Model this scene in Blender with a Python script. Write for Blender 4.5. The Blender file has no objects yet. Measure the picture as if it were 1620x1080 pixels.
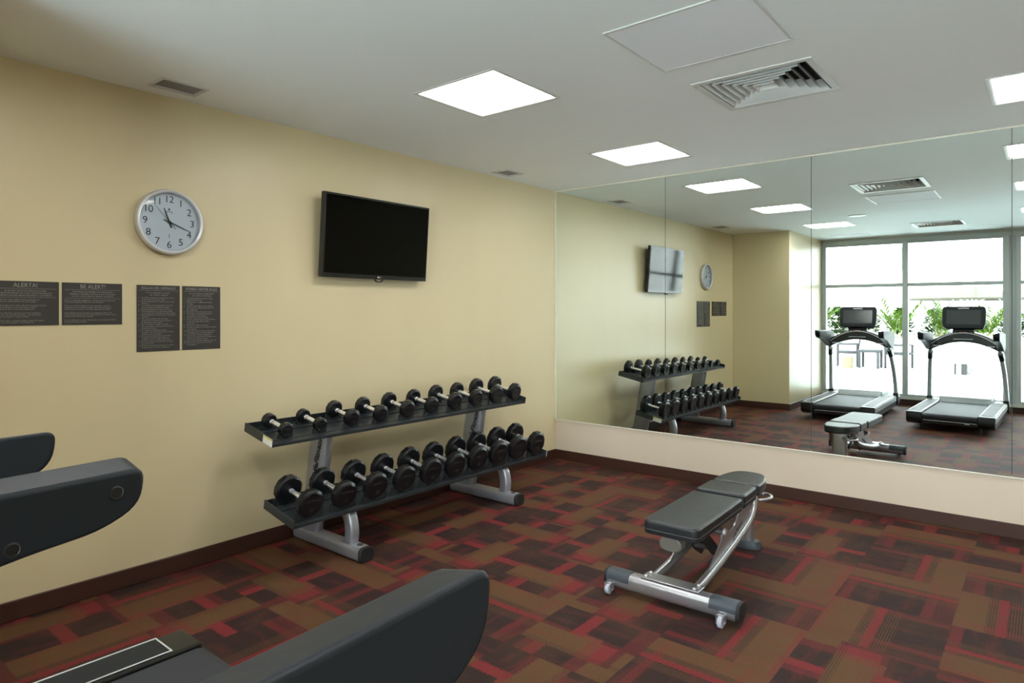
import bpy, bmesh, math, random
from mathutils import Vector, Matrix, Euler
C = bpy.context.scene.collection
PI = math.pi
R = math.radians
random.seed(7)
H = 2.70

# ------------------------------------------------------------------ materials
class NT:
    """tiny helper around a material node tree"""
    def __init__(s, name):
        s.m = bpy.data.materials.new(name); s.m.use_nodes = True
        s.t = s.m.node_tree; s.n = s.t.nodes; s.n.clear()
        s.out = s.n.new('ShaderNodeOutputMaterial')
    def node(s, typ, **kw):
        n = s.n.new(typ)
        for k, v in kw.items(): setattr(n, k, v)
        return n
    def put(s, sock, v):
        if hasattr(v, 'is_output'): s.t.links.new(v, sock)
        else: sock.default_value = v
    def math(s, op, a, b=None, c=None, clamp=False):
        n = s.node('ShaderNodeMath', operation=op, use_clamp=clamp)
        for i, v in enumerate((a, b, c)):
            if v is not None: s.put(n.inputs[i], v)
        return n.outputs[0]
    def mix(s, f, a, b):
        n = s.node('ShaderNodeMix', data_type='RGBA')
        s.put(n.inputs[0], f)
        for i, v in ((6, a), (7, b)):
            s.put(n.inputs[i], v if hasattr(v, 'is_output') else (*v, 1))
        return n.outputs[2]
    def noise(s, scale, detail=3, vec=None, rough=.5):
        n = s.node('ShaderNodeTexNoise'); n.inputs['Scale'].default_value = scale
        n.inputs['Detail'].default_value = detail; n.inputs['Roughness'].default_value = rough
        if vec is None:
            vec = s.node('ShaderNodeTexCoord').outputs['Object']
        s.t.links.new(vec, n.inputs['Vector']); return n.outputs[0]
    def ramp(s, f, stops, interp='CONSTANT'):
        n = s.node('ShaderNodeValToRGB'); n.color_ramp.interpolation = interp
        e = n.color_ramp.elements
        while len(e) < len(stops): e.new(.5)
        for el, (p, c) in zip(e, stops):
            el.position = p; el.color = (*c, 1) if hasattr(c, '__len__') else (c, c, c, 1)
        s.put(n.inputs[0], f); return n.outputs[0]
    def step(s, a, lo, hi):
        return s.math('MULTIPLY', s.math('GREATER_THAN', a, lo), s.math('LESS_THAN', a, hi))
    def surf(s, sock): s.t.links.new(sock, s.out.inputs[0]); return s.m

def srgb(r, g, b):
    f = lambda c: (c/255/12.92) if c/255 <= .04045 else ((c/255+.055)/1.055)**2.4
    return (f(r), f(g), f(b))

def pbr(name, col, rough=.5, metal=0, var=.06, scale=14, bump=0, bscale=200, spec=.5, coat=0, detail=3):
    t = NT(name)
    p = t.node('ShaderNodeBsdfPrincipled')
    nz = t.noise(scale, detail)
    lo = tuple(c*(1-var) for c in col); hi = tuple(min(1, c*(1+var)) for c in col)
    t.put(p.inputs['Base Color'], t.mix(nz, lo, hi))
    p.inputs['Metallic'].default_value = metal
    t.put(p.inputs['Roughness'], t.math('ADD', rough-.04, t.math('MULTIPLY', nz, .08), clamp=True))
    p.inputs['Specular IOR Level'].default_value = spec
    if coat: p.inputs['Coat Weight'].default_value = coat; p.inputs['Coat Roughness'].default_value = .12
    if bump:
        b = t.node('ShaderNodeBump'); b.inputs['Strength'].default_value = bump; b.inputs['Distance'].default_value = .002
        t.put(b.inputs['Height'], t.noise(bscale, 2)); t.t.links.new(b.outputs[0], p.inputs['Normal'])
    return t.surf(p.outputs[0])

def emit(name, col, strength):
    t = NT(name); e = t.node('ShaderNodeEmission')
    e.inputs[0].default_value = (*col, 1); e.inputs[1].default_value = strength
    return t.surf(e.outputs[0])

def carpet():
    t = NT('carpet_tiles')
    sx = t.node('ShaderNodeSeparateXYZ')
    geo = t.node('ShaderNodeTexCoord').outputs['Object']
    wob = t.node('ShaderNodeTexNoise'); wob.inputs['Scale'].default_value = 130; wob.inputs['Detail'].default_value = 2
    t.t.links.new(geo, wob.inputs['Vector'])
    t.t.links.new(geo, sx.inputs[0])
    M = t.math
    X = M('DIVIDE', M('SUBTRACT', sx.outputs[0], 2.99), .51)
    Y = M('DIVIDE', M('ADD', sx.outputs[1], 2.17), .49)
    i, j = M('FLOOR', X), M('FLOOR', Y)
    u0, v0 = M('SUBTRACT', X, i), M('SUBTRACT', Y, j)
    par = M('FLOORED_MODULO', M('ADD', i, j), 2.0)
    wn = t.node('ShaderNodeTexWhiteNoise', noise_dimensions='2D')
    cv = t.node('ShaderNodeCombineXYZ'); t.put(cv.inputs[0], i); t.put(cv.inputs[1], j)
    t.t.links.new(cv.outputs[0], wn.inputs[0])
    sc = t.node('ShaderNodeSeparateColor'); t.t.links.new(wn.outputs['Color'], sc.inputs[0])
    r1, r2, r3 = sc.outputs
    jit = M('MULTIPLY', M('SUBTRACT', wob.outputs[0], .5), .085)
    # quarter turned on every other tile, mirrored and slid a little at random
    ip = M('SUBTRACT', 1.0, par)
    u = M('ADD', M('MULTIPLY', u0, ip), M('MULTIPLY', v0, par))
    v = M('ADD', M('MULTIPLY', v0, ip), M('MULTIPLY', M('SUBTRACT', 1.0, u0), par))
    fu, fv = M('GREATER_THAN', r1, .6), M('GREATER_THAN', r2, .5)
    flip = lambda a, f: M('ADD', M('MULTIPLY', a, M('SUBTRACT', 1.0, f)), M('MULTIPLY', M('SUBTRACT', 1.0, a), f))
    U = M('ADD', M('ADD', flip(u, fu), jit), M('MULTIPLY', M('SUBTRACT', r2, .5), .16))
    V = M('ADD', M('ADD', flip(v, fv), jit), M('MULTIPLY', M('SUBTRACT', r1, .5), .18))
    olive, dark, red = srgb(92, 65, 41), srgb(47, 32, 30), srgb(114, 39, 41)
    mix_ = lambda a, b, k: tuple(k*p+(1-k)*q for p, q in zip(a, b))
    mid, dr, dk2 = mix_(olive, red, .55), mix_(dark, red, .6), mix_(dark, olive, .72)
    # kind A: dark field, pin stripes, one red warp stripe, plain olive field
    A = t.ramp(U, [(0, dark), (.46, dark), (.53, red), (.61, dk2), (.69, olive), (.97, mid)])
    pin = M('MAXIMUM', t.step(U, .40, .52), t.step(U, .60, .69))
    ln = M('GREATER_THAN', M('FRACT', M('MULTIPLY', u, 46.0)), .62)
    A = t.mix(M('MULTIPLY', M('MULTIPLY', pin, ln), .8), A, olive)
    wr = t.ramp(V, [(0, .35), (.10, .75), (.19, .0), (.78, .08), (.82, .8), (.90, .25), (.94, 0.0)])
    onol = t.ramp(U, [(0, .85), (.42, .6), (.68, .28)])
    hatch = M('ADD', .55, M('MULTIPLY', M('GREATER_THAN', M('FRACT', M('MULTIPLY', u, 75.0)), .45), .45))
    A = t.mix(M('MULTIPLY', M('MULTIPLY', wr, onol), hatch), A, red)
    # kind B: a row of dark blocks split by red, an olive row, a darker mixed row
    row = t.ramp(U, [(0, dark), (.40, red), (.53, dark), (.90, dr)])
    row2 = t.ramp(U, [(0, olive), (.50, olive), (.64, mid), (.76, red), (.90, dr), (.97, olive)])
    row3 = t.ramp(U, [(0, dark), (.14, dr), (.24, red), (.36, dark), (.66, dr), (.80, olive)])
    row4 = t.ramp(U, [(0, dr), (.40, red), (.53, mid), (.72, dr)])
    k1 = t.ramp(V, [(0, 1.0), (.34, 0.0)])
    k2 = t.ramp(V, [(0, 0.0), (.40, 1.0), (.73, 0.0)])
    k3 = t.ramp(V, [(0, 0.0), (.73, 1.0)])
    Bc = t.mix(k1, row4, row); Bc = t.mix(k2, Bc, row2); Bc = t.mix(k3, Bc, row3)
    pv = t.ramp(V, [(0, 0.0), (.66, 1.0), (.73, 0.0)])
    Bc = t.mix(M('MULTIPLY', M('MULTIPLY', pv, M('GREATER_THAN', M('FRACT', M('MULTIPLY', v, 46.0)), .5)), .55), Bc, dark)
    col = t.mix(M('GREATER_THAN', r3, .40), Bc, A)
    # loose red yarn streaks running with the tile
    sv = t.node('ShaderNodeCombineXYZ'); t.put(sv.inputs[0], M('ADD', M('MULTIPLY', u, 2.2), M('MULTIPLY', r1, 40.0))); t.put(sv.inputs[1], M('ADD', M('MULTIPLY', v, 9.0), M('MULTIPLY', r2, 40.0)))
    st = t.noise(1.0, 3, sv.outputs[0], .6)
    rk = M('MULTIPLY', M('SUBTRACT', st, .50, clamp=True), 5.0, clamp=True)
    hv = M('ADD', .45, M('MULTIPLY', M('GREATER_THAN', M('FRACT', M('MULTIPLY', u, 70.0)), .5), .55))
    col = t.mix(M('MULTIPLY', M('MULTIPLY', rk, hv), .42), col, red)
    # soft cloudy yarn variation and fine pile
    cl = t.noise(4.0, 5, geo); fine = t.noise(420, 2, geo, .7); fib = t.noise(150, 2, geo, .6)
    col = t.mix(M('MULTIPLY', M('SUBTRACT', cl, .46, clamp=True), 1.6), col, mix_(olive, dark, .7))
    k = M('ADD', -.15, M('MULTIPLY', M('ADD', fine, fib), 1.1))
    hs = t.node('ShaderNodeHueSaturation'); t.put(hs.inputs['Value'], k); t.put(hs.inputs['Color'], col)
    seam = M('MULTIPLY', M('MULTIPLY', M('GREATER_THAN', u0, .006), M('GREATER_THAN', v0, .006)), 1.0)
    col = t.mix(M('ADD', .65, M('MULTIPLY', seam, .35)), dark, hs.outputs[0])
    p = t.node('ShaderNodeBsdfPrincipled'); t.put(p.inputs['Base Color'], col)
    p.inputs['Roughness'].default_value = .7; p.inputs['Specular IOR Level'].default_value = .2
    b = t.node('ShaderNodeBump'); b.inputs['Strength'].default_value = .35; b.inputs['Distance'].default_value = .003
    t.put(b.inputs['Height'], fine); t.t.links.new(b.outputs[0], p.inputs['Normal'])
    return t.surf(p.outputs[0])

def glass():
    t = NT('clear_window_glass')
    tr = t.node('ShaderNodeBsdfTransparent'); tr.inputs[0].default_value = (.93, .97, .96, 1)
    gl = t.node('ShaderNodeBsdfGlossy'); gl.inputs['Roughness'].default_value = .0
    fr = t.node('ShaderNodeFresnel'); fr.inputs[0].default_value = 1.45
    mx = t.node('ShaderNodeMixShader'); t.put(mx.inputs[0], fr.outputs[0])
    t.t.links.new(tr.outputs[0], mx.inputs[1]); t.t.links.new(gl.outputs[0], mx.inputs[2])
    return t.surf(mx.outputs[0])

def mirror():
    t = NT('mirror_silver')
    g = t.node('ShaderNodeBsdfGlossy'); g.inputs['Roughness'].default_value = 0.0
    g.inputs['Color'].default_value = (.83, .90, .865, 1)
    return t.surf(g.outputs[0])

def wall_mat(name, col, rough=.36):
    t = NT(name); p = t.node('ShaderNodeBsdfPrincipled')
    co = t.node('ShaderNodeTexCoord').outputs['Object']
    mp = t.node('ShaderNodeMapping'); mp.inputs['Scale'].default_value = (1, 1, .25); t.t.links.new(co, mp.inputs[0])
    big = t.noise(2.2, 3, mp.outputs[0])
    t.put(p.inputs['Base Color'], t.mix(big, tuple(c*.95 for c in col), tuple(min(1, c*1.04) for c in col)))
    p.inputs['Roughness'].default_value = rough; p.inputs['Specular IOR Level'].default_value = .5
    b = t.node('ShaderNodeBump'); b.inputs['Strength'].default_value = .08; b.inputs['Distance'].default_value = .001
    t.put(b.inputs['Height'], t.noise(160, 3, co)); t.t.links.new(b.outputs[0], p.inputs['Normal'])
    return t.surf(p.outputs[0])

M = dict(
    wall=wall_mat('cream_wall_paint', (.68, .58, .36)),
    wallf=wall_mat('beige_wall_paint', (.66, .57, .455)),
    ceil=pbr('ceiling_paint', (.87, .89, .91), .75, var=.02, scale=1.5),
    carpet=carpet(), glass=glass(), mirror=mirror(),
    base=pbr('brown_baseboard_vinyl', srgb(62, 36, 26), .45, var=.08),
    edge=pbr('mirror_polished_edge', (.80, .78, .68), .4),
    seam=pbr('dark_mirror_backing', (.04, .055, .05), .6),
    alu=pbr('grey_window_aluminium', (.50, .54, .54), .4, metal=.15, var=.04),
    sill=pbr('painted_sill', (.62, .63, .58), .5),
    lamp=emit('lamp_diffuser_glow', (1, .99, .965), 9.8),
    wmetal=pbr('white_enamelled_metal', (.62, .62, .61), .4, var=.03),
    gmetal=pbr('dark_grey_lamp_recess', (.20, .20, .20), .5),
    panelw=pbr('ceiling_access_panel_board', (.86, .87, .93), .7, var=.015, scale=3),
    gslat=pbr('grey_grille_slats', (.33, .32, .30), .5),
    hole=pbr('dark_duct_lining', (.05, .045, .04), .9),
    plaque=pbr('charcoal_sign_plate', srgb(52, 49, 46), .5, var=.05),
    letter=pbr('pale_sign_lettering', srgb(150, 148, 138), .6, var=.03),
    silver=pbr('silver_metallic_paint', srgb(164, 166, 174), .34, metal=.65, var=.05, scale=40),
    rimm=pbr('silver_clock_rim', (.66, .67, .69), .35, metal=.3, var=.03),
    chrome=pbr('knurled_chrome', (.88, .89, .92), .24, metal=.8, var=.04, scale=300, bump=.25, bscale=500),
    dial=pbr('pale_clock_dial', (.80, .84, .95), .6, var=.01),
    ink=pbr('black_print', (.012, .013, .02), .5),
    tvb=pbr('glossy_black_bezel', (.008, .008, .009), .25, spec=.5),
    tvs=pbr('dark_tv_glass', (.0006, .0006, .0007), .07, var=.02, spec=.16),
    rackb=pbr('blue_black_powder_coat', srgb(42, 47, 50), .45, var=.08, bump=.1, bscale=300),
    rub=pbr('black_urethane', srgb(17, 19, 22), .30, var=.12, scale=30, spec=.4),
    emb=pbr('worn_embossed_print', srgb(62, 62, 64), .5, var=.1),
    rubber=pbr('matte_black_rubber', srgb(22, 23, 25), .6, var=.08),
    vinyl=pbr('black_bench_vinyl', srgb(27, 32, 35), .38, var=.08, scale=25, bump=.12, bscale=260),
    pipe=pbr('light_seam_piping', srgb(78, 82, 80), .5),
    steel=pbr('brushed_bench_steel', srgb(172, 172, 176), .3, metal=.8, var=.06, scale=60),
    dsteel=pbr('dark_link_steel', srgb(72, 72, 70), .4, metal=.7),
    gcap=pbr('taupe_plastic_cap', srgb(96, 94, 88), .4),
    dcover=pbr('slate_plastic_cover', srgb(58, 66, 74), .45),
    wheel=pbr('grey_caster_rubber', srgb(165, 168, 182), .5),
    tmb=pbr('charcoal_treadmill_plastic', srgb(31, 35, 39), .5, var=.06, scale=50, spec=.25, bump=.06, bscale=500),
    tmk=pbr('black_treadmill_plastic', srgb(22, 23, 24), .35, var=.06),
    tms=pbr('silver_treadmill_frame', srgb(178, 186, 190), .36, metal=.25, var=.04),
    belt=pbr('woven_running_belt', srgb(44, 46, 52), .62, var=.15, scale=120, bump=.2, bscale=420),
    brite=pbr('bright_trim_strip', (.75, .76, .78), .3, metal=.5),
    scr=pbr('reflection_grey_console_glass', srgb(70, 74, 76), .18, var=.02),  # grey base colour stands in for reflections on the console screen
    orange=pbr('orange_key', srgb(205, 120, 60), .5), yellow=pbr('yellow_key', srgb(205, 185, 70), .5),
    white=pbr('white_sticker', srgb(225, 225, 220), .6), 
    terr=pbr('pale_terrace_concrete', (.80, .80, .79), .8, var=.04, scale=3),
    facade=pbr('white_rendered_facade', (.80, .80, .80), .8, var=.03, scale=.5),
    fgrey=pbr('grey_louvres', (.15, .16, .19), .7),
    leafa=pbr('palm_leaf_green', srgb(66, 92, 22), .6, var=.35, scale=4, spec=.12),
    leafb=pbr('dark_shrub_green', srgb(42, 70, 24), .6, var=.35, scale=4, spec=.12),
    stem=pbr('palm_stem', srgb(120, 120, 70), .7),
    canvas=pbr('beige_umbrella_canvas', srgb(54, 50, 37), .8, var=.05),
    potc=pbr('beige_pot_glaze', srgb(96, 88, 66), .6, var=.05),
    wick=pbr('dark_wicker', srgb(26, 27, 33), .6, var=.2, scale=80),
    tile=pbr('pool_tile', srgb(190, 225, 228), .4, var=.05),
)
def water():
    t = NT('pool_water'); p = t.node('ShaderNodeBsdfPrincipled')
    p.inputs['Base Color'].default_value = (.45, .72, .75, 1); p.inputs['Roughness'].default_value = .08
    b = t.node('ShaderNodeBump'); b.inputs['Strength'].default_value = .2
    t.put(b.inputs['Height'], t.noise(3, 3)); t.t.links.new(b.outputs[0], p.inputs['Normal'])
    return t.surf(p.outputs[0])
M['water'] = water()

# ------------------------------------------------------------------ mesh helpers
def B(): return bmesh.new()
def V3(*a): return Vector(a)

def obj(name, bm, mat, parent=None, loc=None, smooth=38):
    me = bpy.data.meshes.new(name)
    if smooth:
        bm.normal_update()
        lim = R(smooth)
        for f in bm.faces: f.smooth = True
        for e in bm.edges:
            e.smooth = len(e.link_faces) == 2 and e.calc_face_angle(0) < lim and all(len(f.verts) < 13 for f in e.link_faces)
    bm.to_mesh(me); bm.free()
    for m in (mat if isinstance(mat, (list, tuple)) else [mat]):
        me.materials.append(M[m])
    o = bpy.data.objects.new(name, me); C.objects.link(o)
    if smooth: o.modifiers.new('shading', 'WEIGHTED_NORMAL').keep_sharp = True
    if parent: o.parent = parent
    if loc: o.location = loc
    return o

def tag(o, label=None, cat=None, group=None, kind=None):
    if label: o['label'] = label
    if cat: o['category'] = cat
    if group: o['group'] = group
    if kind: o['kind'] = kind
    return o

def thing(name, label, cat, loc=(0, 0, 0), rotz=0, group=None):
    o = bpy.data.objects.new(name, None); C.objects.link(o)
    o.empty_display_size = .05; o.location = loc; o.rotation_euler = (0, 0, rotz)
    return tag(o, label, cat, group)

def struct(name, bm, mat, parent=None, smooth=0):
    o = obj(name, bm, mat, parent, smooth=smooth)
    if not parent: o['kind'] = 'structure'
    return o

def dup_tree(root):
    r = root.copy(); C.objects.link(r)
    for ch in list(root.children):
        c = ch.copy(); C.objects.link(c); c.parent = r
        for g in ch.children:
            d = g.copy(); C.objects.link(d); d.parent = c
    return r

def _bev(bm, verts, off, seg, edges=None):
    if off <= 0: return
    es = edges or list({e for v in verts for e in v.link_edges})
    bmesh.ops.bevel(bm, geom=es, offset=off, segments=seg, profile=.5, affect='EDGES', clamp_overlap=True)

def box(bm, x0, x1, y0, y1, z0, z1, bev=0, seg=2, mat=None):
    r = bmesh.ops.create_cube(bm, size=1)
    vs = r['verts']
    for v in vs:
        v.co = Vector(((x0+x1)/2 + v.co.x*(x1-x0), (y0+y1)/2 + v.co.y*(y1-y0), (z0+z1)/2 + v.co.z*(z1-z0)))
        if mat: v.co = mat @ v.co
    _bev(bm, vs, bev, seg)
    return bm

def prism(bm, pts, axis, a, b, bev=0, seg=2, caps_only=False, mat=None):
    """pts: 2-D outline; axis x: (y,z), y: (x,z), z: (x,y)"""
    f = {'x': lambda p, t: (t, p[0], p[1]), 'y': lambda p, t: (p[0], t, p[1]), 'z': lambda p, t: (p[0], p[1], t)}[axis]
    A = [bm.verts.new(f(p, a)) for p in pts]; Bv = [bm.verts.new(f(p, b)) for p in pts]
    n = len(pts); fs = []
    for k in range(n):
        fs.append(bm.faces.new((A[k], A[(k+1) % n], Bv[(k+1) % n], Bv[k])))
    c0 = bm.faces.new(A[::-1]); c1 = bm.faces.new(Bv)
    fs += [c0, c1]
    bmesh.ops.recalc_face_normals(bm, faces=fs)
    if mat:
        for v in A+Bv: v.co = mat @ v.co
    if bev:
        es = list(c0.edges)+list(c1.edges)
        if not caps_only: es = list({e for v in A+Bv for e in v.link_edges})
        bmesh.ops.bevel(bm, geom=es, offset=bev, segments=seg, profile=.5, affect='EDGES', clamp_overlap=True)
    return bm

def lathe(bm, prof, o=(0, 0, 0), d=(0, 0, 1), n=32, cap=True, rot=0):
    o = Vector(o); d = Vector(d).normalized()
    q = d.to_track_quat('Z', 'Y')
    rings = []
    for r, h in prof:
        rings.append([bm.verts.new(o + q @ Vector((r*math.cos(2*PI*k/n+rot), r*math.sin(2*PI*k/n+rot), h))) for k in range(n)])
    fs = []
    for a, b in zip(rings, rings[1:]):
        for k in range(n): fs.append(bm.faces.new((a[k], a[(k+1) % n], b[(k+1) % n], b[k])))
    if cap:
        fs.append(bm.faces.new(rings[0][::-1])); fs.append(bm.faces.new(rings[-1]))
    else:
        pass
    bmesh.ops.recalc_face_normals(bm, faces=fs)
    return bm

def cyl(bm, p0, p1, r, n=24, bev=0, r2=None):
    p0 = Vector(p0); p1 = Vector(p1); L = (p1-p0).length; r2 = r2 or r
    if bev: pr = [(r-bev, 0), (r-bev*.3, bev*.3), (r, bev), (r2, L-bev), (r2-bev*.3, L-bev*.3), (r2-bev, L)]
    else: pr = [(r, 0), (r2, L)]
    return lathe(bm, pr, p0, p1-p0, n)

def ovalp(w, h, n=20, e=2.6):
    """super-ellipse profile"""
    o = []
    for k in range(n):
        a = 2*PI*k/n; c, s = math.cos(a), math.sin(a)
        o.append((w/2*math.copysign(abs(c)**(2/e), c), h/2*math.copysign(abs(s)**(2/e), s)))
    return o

def circ(r, n=14): return [(r*math.cos(2*PI*k/n), r*math.sin(2*PI*k/n)) for k in range(n)]

def sweep(bm, path, prof, side=(1, 0, 0), closed=False, scale=None):
    """prof x goes along `side`, prof y along tangent x side"""
    path = [Vector(p) for p in path]; side = Vector(side).normalized(); n = len(path); rings = []
    for k, p in enumerate(path):
        a = path[(k-1) % n] if (closed or k > 0) else p
        b = path[(k+1) % n] if (closed or k < n-1) else p
        t = (b-a).normalized()
        s = (side - t*side.dot(t)).normalized(); u = t.cross(s)
        f = scale[k] if scale else 1
        f = f if hasattr(f, '__len__') else (f, f)
        rings.append([bm.verts.new(p + s*q[0]*f[0] + u*q[1]*f[1]) for q in prof])
    m = len(prof); fs = []
    rng = range(n) if closed else range(n-1)
    for k in rng:
        a, b = rings[k], rings[(k+1) % n]
        for i in range(m): fs.append(bm.faces.new((a[i], a[(i+1) % m], b[(i+1) % m], b[i])))
    if not closed:
        fs.append(bm.faces.new(rings[0][::-1])); fs.append(bm.faces.new(rings[-1]))
    bmesh.ops.recalc_face_normals(bm, faces=fs)
    return bm

def smooth_path(pts, n=8):
    """Catmull-Rom through the points"""
    P = [Vector(p) for p in pts]; P = [2*P[0]-P[1]] + P + [2*P[-1]-P[-2]]; out = []
    for k in range(1, len(P)-2):
        a, b, c, d = P[k-1:k+3]
        for i in range(n):
            t = i/n
            out.append(.5*((2*b)+(c-a)*t+(2*a-5*b+4*c-d)*t*t+(3*b-a-3*c+d)*t**3))
    out.append(P[-2]); return out

def slab(bm, pts, x0, x1, r, seg=4):
    """side outline (y,z) between x0 and x1 with rounded rims"""
    P = [Vector(p) for p in pts]; n = len(P)
    ar = sum(P[k-1].x*P[k].y-P[k].x*P[k-1].y for k in range(n))
    nm = []
    for k in range(n):
        t = (P[(k+1) % n]-P[k-1]).normalized(); q = Vector((-t.y, t.x))
        nm.append(q if ar > 0 else -q)
    lv = [(r*(1-math.sin(a)), x0+r*(1-math.cos(a))) for a in [PI/2*k/seg for k in range(seg+1)]]
    lv += [(i_, x1-(x-x0)) for i_, x in lv[::-1]]
    rings = [[bm.verts.new((x, (p+q*i_).x, (p+q*i_).y)) for p, q in zip(P, nm)] for i_, x in lv]
    fs = []
    for a, b in zip(rings, rings[1:]):
        for k in range(n): fs.append(bm.faces.new((a[k], a[(k+1) % n], b[(k+1) % n], b[k])))
    fs.append(bm.faces.new(rings[0][::-1])); fs.append(bm.faces.new(rings[-1]))
    bmesh.ops.recalc_face_normals(bm, faces=fs)
    return bm

def round_poly(pts, r, n=5):
    """round the corners of a 2-D polygon; r a number or list"""
    out = []; m = len(pts)
    for k in range(m):
        p = Vector(pts[k]); a = Vector(pts[k-1]); b = Vector(pts[(k+1) % m])
        rr = r[k] if hasattr(r, '__len__') else r
        rr = min(rr, (a-p).length*.49, (b-p).length*.49)
        if rr <= 0: out.append(tuple(p)); continue
        p0 = p+(a-p).normalized()*rr; p1 = p+(b-p).normalized()*rr
        for i in range(n+1):
            t = i/n; out.append(tuple((1-t)**2*p0+2*t*(1-t)*p+t*t*p1))
    return out

def text_bm(body, size, mat, align='CENTER', valign='CENTER', ext=.0004, res=2, shear=0, line=1.0, space=1.0, bold=0, width=None, bm=None):
    cu = bpy.data.curves.new('lettering', 'FONT')
    cu.body = body; cu.size = size; cu.align_x = align; cu.align_y = valign; cu.extrude = ext
    cu.resolution_u = res; cu.shear = shear; cu.space_line = line; cu.space_character = space; cu.offset = bold
    ob = bpy.data.objects.new('lettering', cu)
    me = bpy.data.meshes.new_from_object(ob)
    if width and len(me.vertices):
        xs = [v.co.x for v in me.vertices]; f = width/(max(xs)-min(xs))
        me.transform(Matrix.Diagonal((f, 1, 1, 1)))
    me.transform(mat)
    bm = bm or B(); bm.from_mesh(me)
    bpy.data.objects.remove(ob); bpy.data.curves.remove(cu); bpy.data.meshes.remove(me)
    return bm

def frame(o, x, y):
    """matrix with origin o, text x axis and text y axis"""
    x = Vector(x).normalized(); y = Vector(y).normalized(); z = x.cross(y)
    m = Matrix((x, y, z)).transposed().to_4x4(); m.translation = Vector(o); return m
def wallm(y, z, x=0): return frame((x, y, z), (0, 1, 0), (0, 0, 1))

# ------------------------------------------------------------------ room shell
XR, YW, YJ, XJ = 6.4, -6.70, -4.84, .86
bm = B(); box(bm, -.15, XR+.15, YW-.1, .15, -.12, 0); struct('floor', bm, 'carpet')

lights = [(1.415, -2.64), (1.415, -.845), (3.90, -.90), (1.47, -4.60), (3.90, -2.64), (3.90, -4.60)]
diffs = [(2.68, -1.80), (2.69, -5.35)]
slots = [(.215, -3.80, .075, .11), (.19, -.98, .075, .10)]
holes = [(x-.285, x+.285, y-.275, y+.275) for x, y in lights] + [(x-.27, x+.27, y-.255, y+.255) for x, y in diffs] \
    + [(x-a, x+a, y-b, y+b) for x, y, a, b in slots]
xs = sorted({-.15, XR+.15} | {h[0] for h in holes} | {h[1] for h in holes})
ys = sorted({YW-.1, .15} | {h[2] for h in holes} | {h[3] for h in holes})
bm = B(); vd = {}
def gv(x, y, z):
    k = (round(x, 5), round(y, 5), z)
    if k not in vd: vd[k] = bm.verts.new((x, y, z))
    return vd[k]
for a, b in zip(xs, xs[1:]):
    for c, d in zip(ys, ys[1:]):
        mx, my = (a+b)/2, (c+d)/2
        if any(h[0] < mx < h[1] and h[2] < my < h[3] for h in holes): continue
        bm.faces.new((gv(a, c, H), gv(a, d, H), gv(b, d, H), gv(b, c, H)))
        bm.faces.new((gv(a, c, H+.2), gv(b, c, H+.2), gv(b, d, H+.2), gv(a, d, H+.2)))
for e in [e for e in bm.edges if len(e.link_faces) == 1 and max(v.co.z for v in e.verts) < H+.01]:
    a, b = e.verts
    t0, t1 = gv(a.co.x, a.co.y, H+.2), gv(b.co.x, b.co.y, H+.2)
    bm.faces.new((a, b, t1, t0))
bmesh.ops.recalc_face_normals(bm, faces=bm.faces)
struct('ceiling', bm, 'ceil')

bm = B(); box(bm, -.15, 0, YJ, .15, 0, H); struct('wall_left', bm, 'wall')
bm = B(); box(bm, 0, XR, 0, .15, 0, H); struct('wall_far', bm, 'wallf')
bm = B(); box(bm, XR, XR+.15, YW-.1, .15, 0, H); struct('wall_right', bm, 'wall')
bm = B(); box(bm, -.15, XJ, YW-.1, YJ, 0, H); struct('wall_column', bm, 'wall')
bm = B(); box(bm, XJ, XR, YW-.1, YW, 0, .085); box(bm, XJ, XR, YW-.1, YW+.0, 2.665, H); struct('wall_near', bm, 'sill')

hb = .097
def skirting(name, x0, x1, y0, y1):
    b = B(); box(b, x0, x1, y0, y1, 0.001, hb, .003, 1); return struct(name, b, 'base')
skirting('baseboard_left', 0, .012, YJ, 0)
skirting('baseboard_far', .012, XR, -.012, 0)
skirting('baseboard_right', XR-.012, XR, YW, -.012)
b = B(); box(b, .012, XJ, YJ, YJ+.012, .001, hb, .003, 1); box(b, XJ, XJ+.012, YW+.03, YJ+.012, .001, hb, .003, 1)
struct('baseboard_column', b, 'base')
b = B(); box(b, XJ+.012, XR-.012, YW, YW+.012, .001, .082, .003, 1); struct('baseboard_near', b, 'base')

# windows ------------------------------------------------------------------
b = B(); box(b, XJ, XR, YW-.06, YW+.045, .085, .125, .004, 1); struct('trim_1', b, 'sill')
posts = [(XJ, XJ+.065), (2.055, 2.135), (3.345, 3.425), (3.505, 3.56), (4.74, 4.82), (5.95, 6.03)]
bays = [(XJ+.065, 2.055), (2.135, 3.345), (3.56, 4.74), (4.82, 5.95), (6.03, XR)]
b = B()
for p in posts: box(b, p[0], p[1], YW-.07, YW+.03, .125, 2.665, .004, 1)
box(b, 3.425, 3.505, YW-.05, YW-.03, .125, 2.665)
box(b, XJ, XR, YW-.072, YW+.032, 2.60, 2.668, .004, 1)
struct('trim_2', b, 'alu')
for n, (x0, x1) in enumerate(bays, 1):
    b = B()
    box(b, x0, x1, YW-.06, YW+.02, 1.885, 1.94, .004, 1)
    box(b, x0, x1, YW-.05, YW+.015, .125, .165, .003, 1)
    box(b, x0, x1, YW-.05, YW+.015, 2.575, 2.60, .003, 1)
    w = struct(f'window_{n}', b, 'alu')
    b = B(); 
    for za, zb in ((.165, 1.885), (1.94, 2.575)):
        b.faces.new([b.verts.new(c) for c in ((x0, YW-.02, za), (x1, YW-.02, za), (x1, YW-.02, zb), (x0, YW-.02, zb))])
    obj('pane', b, 'glass', w, smooth=0)

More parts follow.
